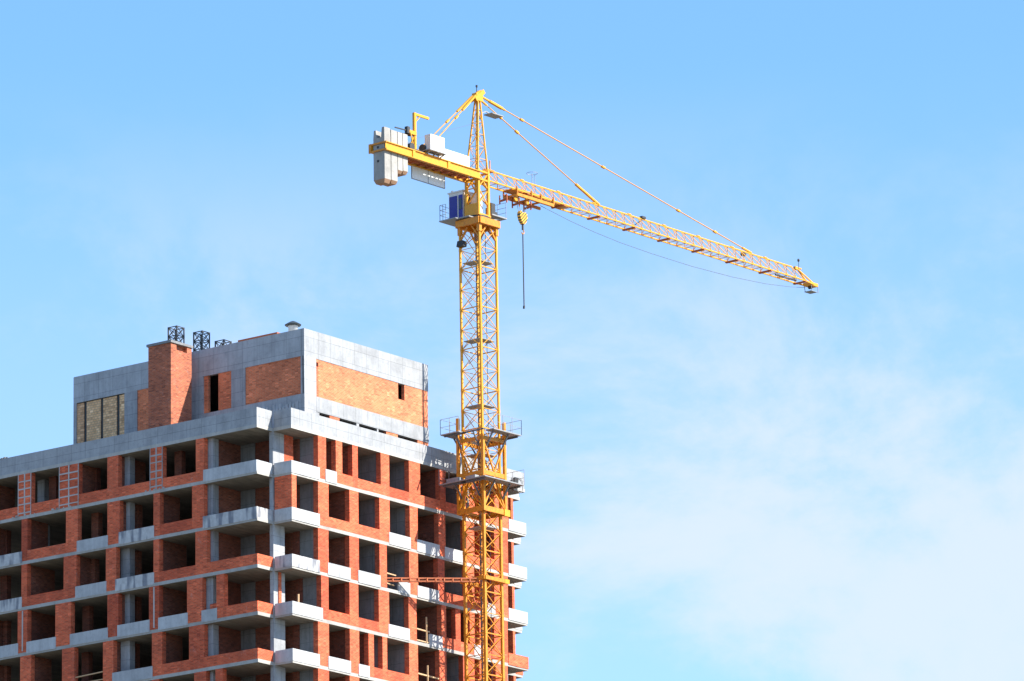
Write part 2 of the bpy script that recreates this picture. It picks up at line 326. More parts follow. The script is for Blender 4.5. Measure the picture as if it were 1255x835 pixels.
for k in range(NST):
    z0, z1 = zf(k), zc(k); piers, fills = LEFT[k]
    sp = []
    for a, b, ty in piers: sp.append((onX(b, rowy(k, b)).y, onX(a, rowy(k, a)).y, ty))
    # beyond the picture's edge the bays go on in the same rhythm
    last = sp[0][1]
    ext = [(last+2.7, last+3.6, 'b'), (last+6.3, last+7.2, 'b'), (YE-.6, YE, 'b')]
    for y0, y1, ty in sp + ext:
        p = box('brick_pier', BR, B, jit(.006), DW, y0, y1, z0, z1)
        if ty == 'g': mortar_grid(p, y0, y1, z0, z1, 5)
        if ty == 'w': MB().box(-.02, .01, (y0+y1)/2-.05, (y0+y1)/2+.05, z0+.1, z1-.05).build('mortar_joint', MOR, p)
    gaps = []
    allp = sorted(sp + ext)                    # from the corner outwards
    for (a0, a1, _), (b0, b1, _) in zip(allp[:-1], allp[1:]): gaps.append((a1, b0))
    n = len(sp); order = [fills[n-1-i] for i in range(n-1)]    # gaps between in-frame piers, corner outwards
    order += [fills[0], 'c', 'b']
    for (a, b), ty in zip(gaps, order):
        hh = SILL + jit(.03)
        if ty == 'b': box('brick_spandrel', BR, B, .004, DW-.01, a, b, z0, z0+hh)
        elif ty in 'cs': panel(B, 'L', a-.06, b+.06, z0, STN if ty == 's' else COC, hh)
    # corner loggia parapet with its return along the notch
    ya = allp[0][0]
    if k == 3 or k == 5:
        ga, gb = allp[1][0], allp[0][1]
    mat, nm = {0: (COC, 'balcony_panel'), 1: (STN, 'balcony_panel')}.get(k, (BR, 'balcony_parapet'))
    px = -.03 if mat is not BR else .004
    MB().box(px, px+.14, NY+.02, ya+.05 if mat is not BR else ya, z0-(.10 if px < 0 else 0), z0+SILL).box(px+.14, NX-.06, NY+.02, NY+.16, z0-(0 if px > 0 else 0), z0+SILL).build(nm, mat, B)
    # inside: cross walls behind the left jamb of every bay, columns, back wall
    for i, (y0, y1, _) in enumerate(allp[1:]):
        depth = (1.1, 1.7, 2.4)[(i*2+k) % 3]
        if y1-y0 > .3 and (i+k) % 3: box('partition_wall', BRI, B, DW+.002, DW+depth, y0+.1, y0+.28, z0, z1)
    for pxl, wd, xd in ((148, 11, .75),) + (((46, 8.5, 2.0),) if k < 2 else ()):
        a, b = onX(pxl+wd, rowy(k, pxl), xd).y, onX(pxl, rowy(k, pxl), xd).y
        box('concrete_column', CO, B, xd, xd+.5, a, b, z0, z1)
    for pxl in {0: (60, 110, 214), 1: (0, 112, 161), 2: (0, 108, 160), 3: (0, 39, 101, 160, 200), 4: (0, 40, 100, 158, 201)}.get(k, (0, 40, 108, 160)):
        a, b = onX(pxl+8.5, rowy(k, pxl), 1.7).y, onX(pxl, rowy(k, pxl), 1.7).y
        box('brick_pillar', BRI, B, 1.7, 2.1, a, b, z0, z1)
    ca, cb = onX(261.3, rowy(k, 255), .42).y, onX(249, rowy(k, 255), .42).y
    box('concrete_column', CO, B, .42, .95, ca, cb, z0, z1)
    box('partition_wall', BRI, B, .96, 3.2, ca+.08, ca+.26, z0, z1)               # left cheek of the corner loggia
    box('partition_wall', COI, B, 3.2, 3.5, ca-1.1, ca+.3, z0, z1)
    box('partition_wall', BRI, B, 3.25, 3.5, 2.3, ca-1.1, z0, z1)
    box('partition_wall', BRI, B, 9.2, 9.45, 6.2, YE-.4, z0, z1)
# brick stub on the corner column (top storey), and the walled-in balcony end one storey below
box('brick_pier', BR, B, 2.62, 3.55, 1.49, 1.74, zf(0), zc(0))
box('brick_pier', BR, B, 1.95, 2.2, 1.40, 1.468, zf(3), zc(3))
# ---- sunlit facade (plane Y = 0): openings as pixel spans with what fills their foot
RIGHT = {
 0: [(399.8, 411.7, 'c', 'b'), (419.5, 432.1, 'b', 'b'), (438.7, 466.8, 'b', 'c'), (477.2, 501.4, 'b', 'c'), (515, 539.2, 'b', 'b'), (546, 566, 'b', 'c'), (581.5, 588, 'b', 'b'), (594.7, 606, 'b', 'b')],
 1: [(402.8, 428.5, 'b', 'b'), (439.5, 465.3, 'b', 'c'), (477.8, 502.3, 'c', 'c'), (512, 537.7, 'c', 'b'), (546, 570, 'c', 'c'), (581.5, 588, 'b', 'b'), (594.7, 606, 'b', 'b')],
 2: [(402.8, 428.5, 'c', 'b'), (440, 465.3, 'c', 'c'), (474.2, 501.7, 'h', 'c'), (512.5, 537, 'c', 'b'), (545, 572, 'b', 'c'), (581.5, 588, 'b', 'b'), (594.7, 606, 'c', 'b')],
 3: [(402.8, 428.5, 'b', 'b'), (439.3, 464.4, 'b', 'c'), (477, 501, 'c', 'c'), (510.7, 541.3, 'h', 'b'), (547, 558.6, 'b', 'b'), (564.6, 576, 'b', 'b'), (582, 588, 'c', 'b'), (596, 606, 'b', 'b')],
 4: [(403.4, 429, 'c', 'b'), (440.5, 451.9, 'c', 'b'), (458.4, 469.2, 'b', 'c'), (474.8, 501.7, 'b', 'c'), (512.5, 539, 'n', 'b'), (547.5, 568, 'c', 'c'), (582, 588, 'b', 'b'), (596, 608, 'b', 'b')],
 5: [(403.4, 429, 'b', 'b'), (440.5, 466, 'c', 'c'), (476, 501.7, 'b', 'c'), (512.5, 539, 'c', 'b'), (547.5, 568, 'c', 'c'), (582, 588, 'b', 'b'), (596, 608, 'b', 'b')],
 6: [(403.4, 429, 'c', 'b'), (440.5, 466, 'b', 'c'), (476, 501.7, 'b', 'c'), (512.5, 539, 'c', 'b'), (547.5, 568, 'c', 'c'), (582, 588, 'b', 'b'), (596, 608, 'b', 'b')],
}
def rowyr(k, x): return 554 + .262*(x-358) + 57*k
for k in range(NST):
    z0, z1 = zf(k), zc(k)
    ops = [(onY(a, rowyr(k, a)).x, onY(b, rowyr(k, b)).x, f, i) for a, b, f, i in RIGHT[k]]
    xs, xe = onY(390 if k not in (3,) else 393.8, rowyr(k, 390)).x, onY(622.7, rowyr(k, 622.7)).x
    edges = [xs] + [e for o in ops for e in o[:2]] + [xe]
    for a, b in zip(edges[::2], edges[1::2]):
        box('brick_pier', BR, B, a, b, jit(.006), DW, z0, z1)
    for a, b, f, inn in ops:
        hh = SILL + jit(.03)
        if f == 'b': box('brick_spandrel', BR, B, a, b, .004, DW-.01, z0, z0+hh)
        elif f == 'c': panel(B, 'R', a-.10, b+.06, z0, COC, hh)
        elif f == 'h': panel(B, 'R', (a+b)/2, b+.05, z0, COC, hh)
        m = COI if inn == 'c' else BRI
        if b-a > .8:
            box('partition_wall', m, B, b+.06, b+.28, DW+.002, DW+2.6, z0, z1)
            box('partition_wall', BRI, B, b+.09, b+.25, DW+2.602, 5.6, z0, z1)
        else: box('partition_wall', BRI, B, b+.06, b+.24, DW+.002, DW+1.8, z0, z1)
    box('partition_wall', BRI, B, 5.2, 25.2, 5.6, 5.85, z0, z1)
    # corner loggia: balcony panel with its return, cheek wall inside
    pe = xs+.12
    mat = STN if k in (2, 5) else COC
    MB().box(NX-.03, pe, -.03, .10, z0-.10, z0+SILL).box(NX-.03, NX+.11, .10, NY-.12, z0-.10, z0+SILL).build('balcony_panel', mat, B)
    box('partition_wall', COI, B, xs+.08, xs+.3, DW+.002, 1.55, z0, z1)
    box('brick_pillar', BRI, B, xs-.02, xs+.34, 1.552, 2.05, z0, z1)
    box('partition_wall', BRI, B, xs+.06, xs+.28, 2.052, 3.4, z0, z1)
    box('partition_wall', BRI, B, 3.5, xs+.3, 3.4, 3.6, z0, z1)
    # far corner balcony
    MB().box(xe+.02, FX+.03, -.03, .10, z0-.10, z0+SILL).box(FX-.11, FX+.03, .10, FY-.1, z0-.10, z0+SILL).build('balcony_panel', COC if k != 3 else BR, B)
    MB().box(FX+.9, XE+.03, FY-.02, FY+.12, z0-.05, z0+SILL).box(XE-.1, XE+.03, FY+.12, FY+3, z0-.05, z0+SILL).build('balcony_panel', COC if k < 3 else BR, B)
MB().box(NX+.02, NX+.2, .2, 1.40, zf(1)+.01, zc(1)).box(NX+.02, NX+.48, .004, .2, zf(1)+SILL+.002, zc(1)).build('brick_pier', BR, B)
# the shaft below the picture, down to the street
m = MB(); zb = zf(NST-1)-TH
nlow = int((zb-GROUND)/SH)
for j in range(nlow+1):
    z = zb - SH*(j+1)
    if z < GROUND: z = GROUND+.02
    m.box(NX, FX, NY, YE-.5, z, z+TH)
    for i in range(9): m.box(NX+.1+i*2.9, NX+.9+i*2.9, NY+.05, NY+.5, z+TH, zb-SH*j)
    for i in range(9): m.box(NX+.05, NX+.5, NY+1+i*3.2, NY+1.9+i*3.2, z+TH, zb-SH*j)
    m.box(FX-.5, FX-.05, NY+.6, YE-.6, z+TH, zb-SH*j); m.box(NX+.6, FX-.6, YE-1, YE-.55, z+TH, zb-SH*j)
    m.box(8, 20, 8, 8.3, z+TH, zb-SH*j)
m.build('lower_storeys', BR, B)
# ---- penthouse
XP, YP = 3.205, 0.25
PX1 = onY(525, 500, YP).x; PY1 = onX(90, 500, XP).y
ZR, ZB, ZL, ZS, Z0 = onX(372.8, 404, XP).z+.1, onX(372.9, 436.7, XP).z+.06, onX(370.8, 482.8, XP).z+.02, onY(390, 505.4, YP).z+.02, TOPZ+TH        # roof, underside of band, brick foot, slot head, roof deck
def px_r(x): return onY(x, 430+.28*(x-373)+40, YP).x
def px_l(x): return onX(x, 404-.19*(x-373)+50, XP).y
PH = box('penthouse_roof', COS, B, XP+.1, PX1-.1, YP+.1, PY1-.1, ZR-.5, ZR-.25)
T = .30
def pw(name, mat, *b): return box(name, mat, PH, *b)
# sunlit side
pw('concrete_band', COP, XP, PX1, YP, YP+T, ZB, ZR)
pw('concrete_pillar', CO, XP, px_r(387.7), YP, YP+T, Z0, ZB)
wa, wb = px_r(488.6), px_r(496.5); zw0 = ZB-1.06
ha, hb = px_r(387.7), px_r(390.8)
pw('brick_panel', BRP, hb, wa, YP+.03, YP+T-.02, ZL, ZB)
pw('brick_panel', BRP, wb, PX1-.02, YP+.03, YP+T-.02, ZL, ZB)
pw('brick_panel', BRP, wa, wb, YP+.03, YP+T-.02, ZL, zw0)
pw('brick_panel', BRP, ha, hb, YP+.03, YP+T-.02, ZL, ZB-.48); pw('brick_panel', BRP, ha, hb, YP+.03, YP+T-.02, ZB-.21, ZB)
pw('concrete_beam', COP, px_r(387.7), PX1, YP-.01, YP+T, ZS, ZL)
for a, b, mt in ((387.7, 391.4, CO), (404, 416, BRP), (436.9, 440, CO), (462, 463.8, CO), (473.4, 487.4, BRP), (511.7, 525, BRP)):
    pw('brick_pier' if mt is BRP else 'concrete_pillar', mt, px_r(a), px_r(b), YP+.02, YP+T, Z0, ZS)
# shaded side
pw('concrete_band', COP, XP, XP+T, YP+T, PY1, ZB, ZR)
pw('concrete_base', CO, XP-.01, XP+T, YP+T, px_l(234), Z0, ZL)
def lp(name, mat, a, b, z0, z1, dx=0.0): return pw(name, mat, XP+dx, XP+T-.02, px_l(b), px_l(a), z0, z1)
lp('concrete_pillar', CO, 283.3, 300.4, ZL, ZB)
lp('concrete_pillar', CO, 370.8, 372.0, ZL, ZB)
lp('brick_panel', BRP, 300.4, 370.8, ZL, ZB, .05)
lp('brick_panel', BRP, 267, 283.3, ZL, ZB, .05)
lp('brick_panel', BRP, 249, 254.3, ZL, ZB, .08)
lp('concrete_pillar', CO, 215, 249, ZL, ZB)
lp('brick_panel', BRP, 168.1, 215, Z0, ZB, .05)
lp('concrete_pillar', CO, 152.5, 168.1, Z0, ZB)
lp('concrete_pillar', CO, 90, 93.6, Z0, ZB)
for a, b in ((93.6, 102.2), (105.4, 122.5), (125.7, 142.3), (145.7, 152.5)): lp('yellow_brick_panel', BRY, a, b, Z0, ZB-.06, .06)
for a, b in ((102.2, 105.4), (122.5, 125.7), (142.3, 145.7)): lp('steel_post', DRK, a, b, Z0, ZB, .12)
pw('concrete_wall', CO, PX1-T, PX1-.004, YP+T, PY1-T, Z0, ZR-.02); pw('concrete_wall', CO, XP+T, PX1-T, PY1-T, PY1-.004, Z0, ZR-.02)
# scalloped top of the pour along the foot of the shaded wall
m = MB()
for i in range(34):
    y = YP+.5+i*.27; m.box(XP-.06, XP-.012, y, y+.22, Z0, ZL-.62+random.uniform(-.05, .32))
m.build('concrete_lip', COC, PH)
# chimney stack
CX0, CX1, CY0, CY1, CZ = .35, 2.37, onX(209.5, 470, .35).y, onX(181.8, 470, .35).y, onX(209.5, 417.5, .35).z-.12
m = MB().box(CX0, CX1, CY0+.25, CY1, Z0, CZ).box(CX0, CX1, CY0, CY0+.25, Z0, CZ-.42).box(CX0, CX0+.55, CY0, CY0+.25, CZ-.42, CZ).box(CX1-.45, CX1, CY0, CY0+.25, CZ-.42, CZ)
CH = m.build('chimney', BRD, B)
MB().box(CX0-.08, CX1+.08, CY0-.08, CY1+.1, CZ, CZ+.16).build('chimney_cap', COI, CH)
# low brick upstand on the penthouse roof
MB().box(5.8, 6.2, onX(342, 407, 6).y, onX(294, 417, 6).y, ZR-.25, 10.80).build('roof_upstand', RUST_SHADE, B)
# ------------------------------------------------------------------ things on the roofs
def lattice_frame(x, y, top, label, side=.72, base=ZR-.25):
    t = thing('steel_lattice_frame', (x, y, base), label, 'steel frame', 'black steel frames on the penthouse roof')
    h = side/2
    for i, (sx, sy) in enumerate(((-1, -1), (1, -1), (1, 1), (-1, 1))):
        MB().box(x+sx*h-.035, x+sx*h+.035, y+sy*h-.035, y+sy*h+.035, base, top).build('post', DRK, t)
    n = max(1, round((top-base)/.62)); m = MB(); dz = (top-.03-base)/n
    cs = [(-h, -h), (h, -h), (h, h), (-h, h)]
    for i in range(n+1):
        z = top-.03-i*dz
        for j in range(4):
            a, b = cs[j], cs[(j+1) % 4]; m.bar((x+a[0], y+a[1], z), (x+b[0], y+b[1], z), .05)
            if i < n:
                m.bar((x+a[0], y+a[1], z), (x+b[0], y+b[1], z-dz), .035); m.bar((x+b[0], y+b[1], z), (x+a[0], y+a[1], z-dz), .035)
    m.build('bracing', DRK, t)
lattice_frame(6.0, 13.3, 12.62, 'black steel lattice frame showing above the brick chimney cap')
lattice_frame(6.0, 11.13, 11.92, 'black steel lattice frame standing between the chimney and the half-hidden frame')
lattice_frame(6.0, 9.3, 11.02, 'black steel lattice frame with only its top showing over the concrete parapet')
v = thing('roof_vent', (5.45, 3, ZR-.25), 'pale round vent pipe with a dark conical cap on the penthouse roof', 'vent')
MB().rev((5.45, 3, 0), [(.30, ZR-.25), (.30, 10.78), (.33, 10.80), (.33, 10.86)]).build('pipe', VNT, v, True)
MB().rev((5.45, 3, 0), [(.50, 10.86), (.54, 10.92), (.44, 10.98), (.24, 11.10), (.08, 11.17), (.02, 11.18)]).build('cap', VCP, v)
m = MB()
for a in range(3): m.bar((5.45+.28*math.cos(a*2.1), 3+.28*math.sin(a*2.1), 10.8), (5.45+.36*math.cos(a*2.1), 3+.36*math.sin(a*2.1), 10.93), .03)
m.build('cap_bracket', GRY, v)
# rubble on the shaded parapet, floodlights on the far end of the sunlit one
q = onX(5, 558)
rb = MB()
for dy, s in ((-.2, .09), (0, .13), (.22, .1), (.36, .07)): rb.hexa([(.05+jit(.02), q.y+dy, 4.3), (.05+s, q.y+dy-s*.3, 4.3), (.05+s, q.y+dy+s, 4.3), (.04, q.y+dy+s*1.1, 4.3), (.07, q.y+dy+.02, 4.3+s*.8), (.04+s*.8, q.y+dy, 4.3+s), (.04+s*.8, q.y+dy+s*.8, 4.3+s*.9), (.06, q.y+dy+s*.9, 4.3+s*.7)])
tag(rb.build('rubble_heap', DRK), 'dark scraps of rubble lying on the long shaded concrete parapet', 'rubble')
fx = onY(627.8, 586).x
fl = thing('floodlight', (fx, -.05, 3.2), 'pair of black site floodlights hung on the far end of the concrete parapet', 'floodlight')
for x, z in ((fx+.05, 3.55), (fx-.05, 3.02)):
    l = MB().hexa([(x-.2, -.30, z-.2), (x+.2, -.30, z-.2), (x+.15, -.08, z-.15), (x-.15, -.08, z-.15), (x-.2, -.34, z+.16), (x+.2, -.34, z+.16), (x+.15, -.1, z+.13), (x-.15, -.1, z+.13)]).build('lamp_housing', DRK, fl)
MB().bar((fx, -.05, 2.75), (fx, -.05, 3.8), .05).bar((fx, -.05, 3.02), (fx, .05, 3.02), .05).bar((fx, -.05, 3.6), (fx, .05, 3.6), .05).build('bracket', GRY, fl)
cb = MB()
for i in range(18):
    a, b = 2*math.pi*i/18, 2*math.pi*(i+1)/18
    cb.bar((fx+.75+.38*math.cos(a), -.03, 3.35+.5*math.sin(a)), (fx+.75+.38*math.cos(b), -.03, 3.35+.5*math.sin(b)), .03)
cb.bar((fx+.2, -.05, 3.4), (fx+.4, -.03, 3.35), .03).build('cable_coil', GRY, fl)
# timber guard rails in open bays
def rails(label, bars, cat='guard rail'):
    c = Vector(bars[0][0]); t = thing('timber_guard_rail', c, label, cat, 'timber guard rails in the open bays')
    for p, q, wd in bars: MB().bar(p, q, wd, wd*.6).build('board', WOD, t)
z = zf(3); a = onY(511.5, rowyr(3, 511)).x
rails('timber guard rail with one upright beside a half-width concrete panel', [((a, .12, z+.85), (a+1.35, .12, z+.82), .13), ((a, .12, z+.12), (a+1.3, .12, z+.1), .12), ((a+1.0, .06, z), (a+1.0, .06, z+1.75), .1)])
z = zf(4); a = onY(513, rowyr(4, 513)).x
rails('cross-shaped timber guard rail in a bay without any sill panel', [((a, .12, z+.95), (a+2.2, .12, z+.9), .14), ((a+1.0, .06, z), (a+1.0, .06, z+1.6), .1), ((a, .12, z+.4), (a+2.2, .12, z+.4), .12)])
z = zf(2); a = onY(475, rowyr(2, 475)).x
rails('short timber boards closing the gap beside the red crane strut', [((a, .12, z+1.0), (a+.95, .12, z+.98), .12), ((a, .12, z+.35), (a+.8, .12, z+.3), .1)])
z = zf(4); a, b = onX(127, rowy(4, 127)).y, onX(91, rowy(4, 91)).y
rails('single timber pole across a sill-less bay of the shaded facade', [((.15, a, z+.9), (.15, b, z+.82), .11), ((.15, a, z+.4), (.15, b, z+.4), .1)])
# a few bricks stacked on a sill of the corner bay
bs = onX(259, rowy(3, 259)).y
t = thing('brick_stack', (.2, bs, zf(3)+SILL), 'small heap of pink bricks on the short concrete panel', 'bricks')
for i in range(8): box('brick', BR, t, .13, .26, bs-.3+.27*(i % 2)+jit(.02), bs-.05+.27*(i % 2), zf(3)+SILL+.085*(i//2), zf(3)+SILL+.08+.085*(i//2))
z = zf(3); xx = onY(365, 735, .1).x
b2 = thing('timber_prop', (xx+.5, .5, z), 'lone timber prop standing behind the concrete corner balcony panel', 'prop')
MB().bar((xx+.5, .5, z), (xx+.48, .45, z+1.35), .1).build('board', WOD, b2); MB().box(xx+.4, xx+.6, .4, .6, z, z+.04).build('foot', WOD, b2)
# ------------------------------------------------------------------ the tower crane
AX, AY, DZ = 17.58, -2.69, .44
C = thing('tower_crane', (AX, AY, GROUND), 'tall yellow tower crane with long jib, concrete counterweights and climbing cage beside the building', 'crane')
def frame(deg):
    a = R(deg); u = Vector((math.cos(a), math.sin(a), 0)); v = Vector((-u.y, u.x, 0))
    return lambda s, t, z: Vector((AX, AY, z+DZ)) + u*s + v*t
M = frame(-3.0); J = frame(-2.2)
def obox(m, F, s0, s1, t0, t1, z0, z1):
    return m.hexa([F(s0, t0, z0), F(s1, t0, z0), F(s1, t1, z0), F(s0, t1, z0), F(s0, t0, z1), F(s1, t0, z1), F(s1, t1, z1), F(s0, t1, z1)])
def cpart(name, mat, F, *b, parent=None): return obox(MB(), F, *b).build(name, mat, parent or C)
# mast sections 2.7 m high
HM, SEC, ZTOP, ZCAGE = .83, 2.70, 18.25, -.6
def mast_section(zb, leg, brace, mat):
    h = HM; root = MB()
    for z in (zb+.04, zb+SEC/2, ):
        for (a, b) in (((-h, -h), (h, -h)), ((h, -h), (h, h)), ((h, h), (-h, h)), ((-h, h), (-h, -h))):
            wd = brace*1.7 if z < zb+.1 else brace
            root.bar(M(*a, z), M(*b, z), wd)
    for j in range(2):
        za, zz = zb+.04+j*SEC/2, zb+.04+(j+1)*SEC/2
        for (a, b) in (((-h, -h), (h, -h)), ((h, -h), (h, h)), ((h, h), (-h, h)), ((-h, h), (-h, -h))):
            root.bar(M(*a, za), M(*b, zz), brace); root.bar(M(*b, za), M(*a, zz), brace)
    # gusset plates at the nodes
    for z in (zb+.04, zb+SEC/2):
        for sx in (-h, h):
            for sy in (-h, h):
                obox(root, M, sx-leg*.56, sx+leg*.56, sy-leg*.56, sy+leg*.56, z-.09, z+.09)
    o = root.build('mast_section', mat, C)
    for sx in (-h, h):
        for sy in (-h, h):
            c = obox(MB(), M, sx-leg/2, sx+leg/2, sy-leg/2, sy+leg/2, zb, zb+SEC).build('leg', mat, None); c.parent = o; c.location = (0, 0, 0)
    # ladder and landing
    l = MB(); x0 = .30
    for t in (-.2, .2): l.bar(M(x0, t+.25, zb), M(x0, t+.25, zb+SEC), .05)
    for i in range(9): l.bar(M(x0, .05, zb+.15+i*.3), M(x0, .45, zb+.15+i*.3), .035)
    for q in ((.62, -.1), (.7, .35)): l.bar(M(*q, zb), M(*q, zb+SEC), .03)
    c = l.build('ladder', CBL, None); c.parent = o; c.location = (0, 0, 0)
    return o
def landing(zb, parent): 
    m = MB(); obox(m, M, -.72, .1, -.74, .74, zb, zb+.05); obox(m, M, .1, .7, -.74, -.05, zb, zb+.05)
    return m.build('landing', GRY, C)
up_n = 7
proto = mast_section(ZTOP-SEC, .13, .036, YEL)
for i in range(1, up_n): copy_tree(proto, C, -SEC*i)
zlow = ZTOP-SEC*up_n
proto2 = mast_section(zlow-SEC, .175, .045, YEO)
for i in range(1, 5): copy_tree(proto2, C, -SEC*i)
for z in (16.0, 10.75, 6.35, 3.1, -1.7): landing(z, C)
# the mast below the picture
m = MB(); zb = zlow-SEC*5
for sx in (-HM, HM):
    for sy in (-HM, HM): obox(m, M, sx-.1, sx+.1, sy-.1, sy+.1, GROUND-DZ, zb)
i = 0; z = zb
while z-1.35 > GROUND+1:
    for (a, b) in (((-HM, -HM), (HM, -HM)), ((HM, -HM), (HM, HM)), ((HM, HM), (-HM, HM)), ((-HM, HM), (-HM, -HM))):
        m.bar(M(*a, z), M(*b, z), .07); m.bar(M(*a, z), M(*b, z-1.35), .07); m.bar(M(*b, z), M(*a, z-1.35), .07)
    z -= 1.35
m.build('lower_mast', YEO, C)
m = MB(); obox(m, M, -2.2, 2.2, -2.2, 2.2, GROUND-DZ, GROUND+.9); m.build('mast_footing', COS, C)
# climbing cage round the mast
HC = 1.06
cage = MB()
ring = [(-HC, -HC), (HC, -HC), (HC, HC), (-HC, HC)]
for z, d in ((4.05, .22), (1.75, .30), (-.62, .34)):
    for j in range(4):
        a, b = ring[j], ring[(j+1) % 4]; cage.bar(M(*a, z), M(*b, z), .14, d)
for j in range(4):
    a, b = ring[j], ring[(j+1) % 4]; mid = ((a[0]+b[0])/2, (a[1]+b[1])/2)
    cage.bar(M(*a, 4.0), M(*mid, 1.9), .09); cage.bar(M(*b, 4.0), M(*mid, 1.9), .09)
    cage.bar(M(*a, -.5), M(*[.62*q for q in a], 1.5), .15) 
    cage.bar(M(*a, 1.6), M(*b, -.5), .07); cage.bar(M(*mid, 1.6), M(*a, -.5), .12); cage.bar(M(*mid, 1.6), M(*b, -.5), .1)
CG = cage.build('climbing_cage', YEO, C)
for (sx, sy) in ring:
    top = 5.62 if (sx < 0 and sy > 0) else 5.35 if (sx > 0) else 4.25
    obox(MB(), M, sx-.09, sx+.09, sy-.09, sy+.09, -.78, top).build('post', YEO, CG)
obox(MB(), M, HC-.2, HC+.35, -HC-.12, -HC+.12, -.86, -.42).build('beam_end', YEL, CG)
# hydraulic jack hanging in the cage
MB().bar(M(-.2, HC, -.4), M(-.2, HC, 1.4), .22, sides=8).build('hydraulic_jack', GRY, CG)
def deck(name, strips, z, rail_runs, hb=1.05):
    for s0, s1, t0, t1 in strips:
        obox(MB(), M, s0, s1, t0, t1, z, z+.07).build(name, GRY, CG)
    r = MB()
    for (a, b) in rail_runs:
        a, b = Vector(a), Vector(b); L = (b-a).length; n = max(1, round(L/1.0))
        for i in range(n+1):
            p = a.lerp(b, i/n); r.bar(M(p.x, p.y, z+.05), M(p.x, p.y, z+hb), .024)
        for q in (.5, 1.0): r.bar(M(a.x, a.y, z+hb*q), M(b.x, b.y, z+hb*q), .02)
    r.build('railing', GRY, CG)
H2 = 1.86
deck('platform', [(-H2, -HC-.1, .3, H2), (-HC-.1, HC+.1, HC+.1, H2), (HC+.1, H2, -H2, H2), (-.9, HC+.1, -H2, -HC-.1)], 4.48,
     [((-H2, .3), (-H2, H2)), ((-H2, H2), (H2, H2)), ((H2, H2), (H2, -H2)), ((H2, -H2), (-.9, -H2))])
H3 = 1.95
deck('platform', [(-H3, -HC-.1, -H3, H3), (-HC-.1, HC+.1, HC+.1, H3), (HC+.1, H3, -H3, H3), (-HC-.1, HC+.1, -H3, -HC-.1)], 1.18,
     [((-H3, H3), (H3, H3)), ((H3, H3), (H3, -H3))])
for sx, sy in ring:
    for z, hh in ((4.46, H2), (1.16, H3)):
        k = hh/HC*.9
        MB().bar(M(sx*1.02, sy*.7, z-.95), M(sx*k, sy*.7, z-.03), .08).bar(M(sx*k, -sy*.2, z-.05), M(sx*k, sy*k, z-.05), .09).build('platform_bracket', CBL, CG)
        MB().bar(M(sx*.7, sy*1.02, z-.95), M(sx*.7, sy*k, z-.03), .08).build('platform_bracket', CBL, CG)
for q in ((-1.75, -1.3, .5, 1.5, 1.26, 1.55), (-1.7, -1.3, -.9, -.1, 1.26, 1.5)): obox(MB(), M, *q).build('tool_box', GRY, CG)
# tie collar and struts to the building
ZT = -5.15; HT = 1.02
m = MB(); rr = [(-HT, -HT), (HT, -HT), (HT, HT), (-HT, HT)]
for j in range(4):
    a, b = rr[j], rr[(j+1) % 4]; m.bar(M(*a, ZT), M(*b, ZT), .16, .24)
    a2 = (-a[0], a[1]); m.bar(M(a[0], a[1], ZT), M(a2[0], a2[1], ZT), .1)
TC = m.build('tie_collar', YEO, C)
m = MB(); obox(m, M, HT-.15, HT+.28, -HT-.1, -HT+.1, ZT-.14, ZT+.14); m.build('beam_end', YEL, TC)
def strut(p, q):
    p, q = Vector(p), Vector(q); d = (q-p).normalized(); n = d.cross(Vector((0, 0, 1))).normalized(); m = MB()
    for s in (-.08, .08):
        for z in (-.10, .10): m.bar(p+n*s+Vector((0, 0, z)), q+n*s+Vector((0, 0, z)), .07)
    L = (q-p).length; k = int(L/.55)
    for i in range(k+1):
        c = p.lerp(q, i/k)
        for s in (-.08, .08): m.bar(c+n*s+Vector((0, 0, -.1)), c+n*s+Vector((0, 0, .1)), .10)
        for z in (-.1, .1): m.bar(c-n*.08+Vector((0, 0, z)), c+n*.08+Vector((0, 0, z)), .08)
    m.build('tie_strut', RUST_SHADE, C)
strut(M(-HT, -.4, ZT-.12), (11.05, .3, -5.2)); strut(M(-.3, HT, ZT), (20.6, .4, -5.4)); strut(M(HT, HT, ZT), (22.0, .4, -5.4))
# slewing ring and deck
m = MB(); HR = .99
for j in range(4):
    a, b = [(-HR, -HR), (HR, -HR), (HR, HR), (-HR, HR)][j], [(-HR, -HR), (HR, -HR), (HR, HR), (-HR, HR)][(j+1) % 4]
    m.bar(M(*a, 18.64), M(*b, 18.64), .2, .44)
obox(m, M, -HR, HR, -HR, HR, 18.80, 18.86)
for sx in (-1, 1):
    for sy in (-1, 1):
        obox(m, M, sx*HM-.12, sx*HM+.12, sy*HM-.12, sy*HM+.12, 17.9, 18.42)
        m.bar(M(sx*HM, sy*HM, 17.5), M(sx*.2, sy*HM, 18.35), .09); m.bar(M(sx*HM, sy*HM, 17.5), M(sx*HM, sy*.2, 18.35), .09)
SR = m.build('slewing_base', YEO, C)
MB().rev((AX, AY, DZ), [(.82, 18.86), (.82, 19.02), (.74, 19.02), (.74, 19.14)], 28).build('slewing_ring', DRK, SR)
for i in range(10):
    a = 2*math.pi*i/10
TT = .50
m = MB()
obox(m, J, -.62, .62, -.62, .62, 19.14, 19.26); obox(m, J, -.60, -.48, -.6, .6, 19.26, 19.95); obox(m, J, -.48, .5, .48, .6, 19.26, 19.8)
for sx in (-TT, TT):
    for sy in (-TT, TT): obox(m, J, sx-.085, sx+.085, sy-.085, sy+.085, 19.26, 22.3)
sq = [(-TT, -TT), (TT, -TT), (TT, TT), (-TT, TT)]
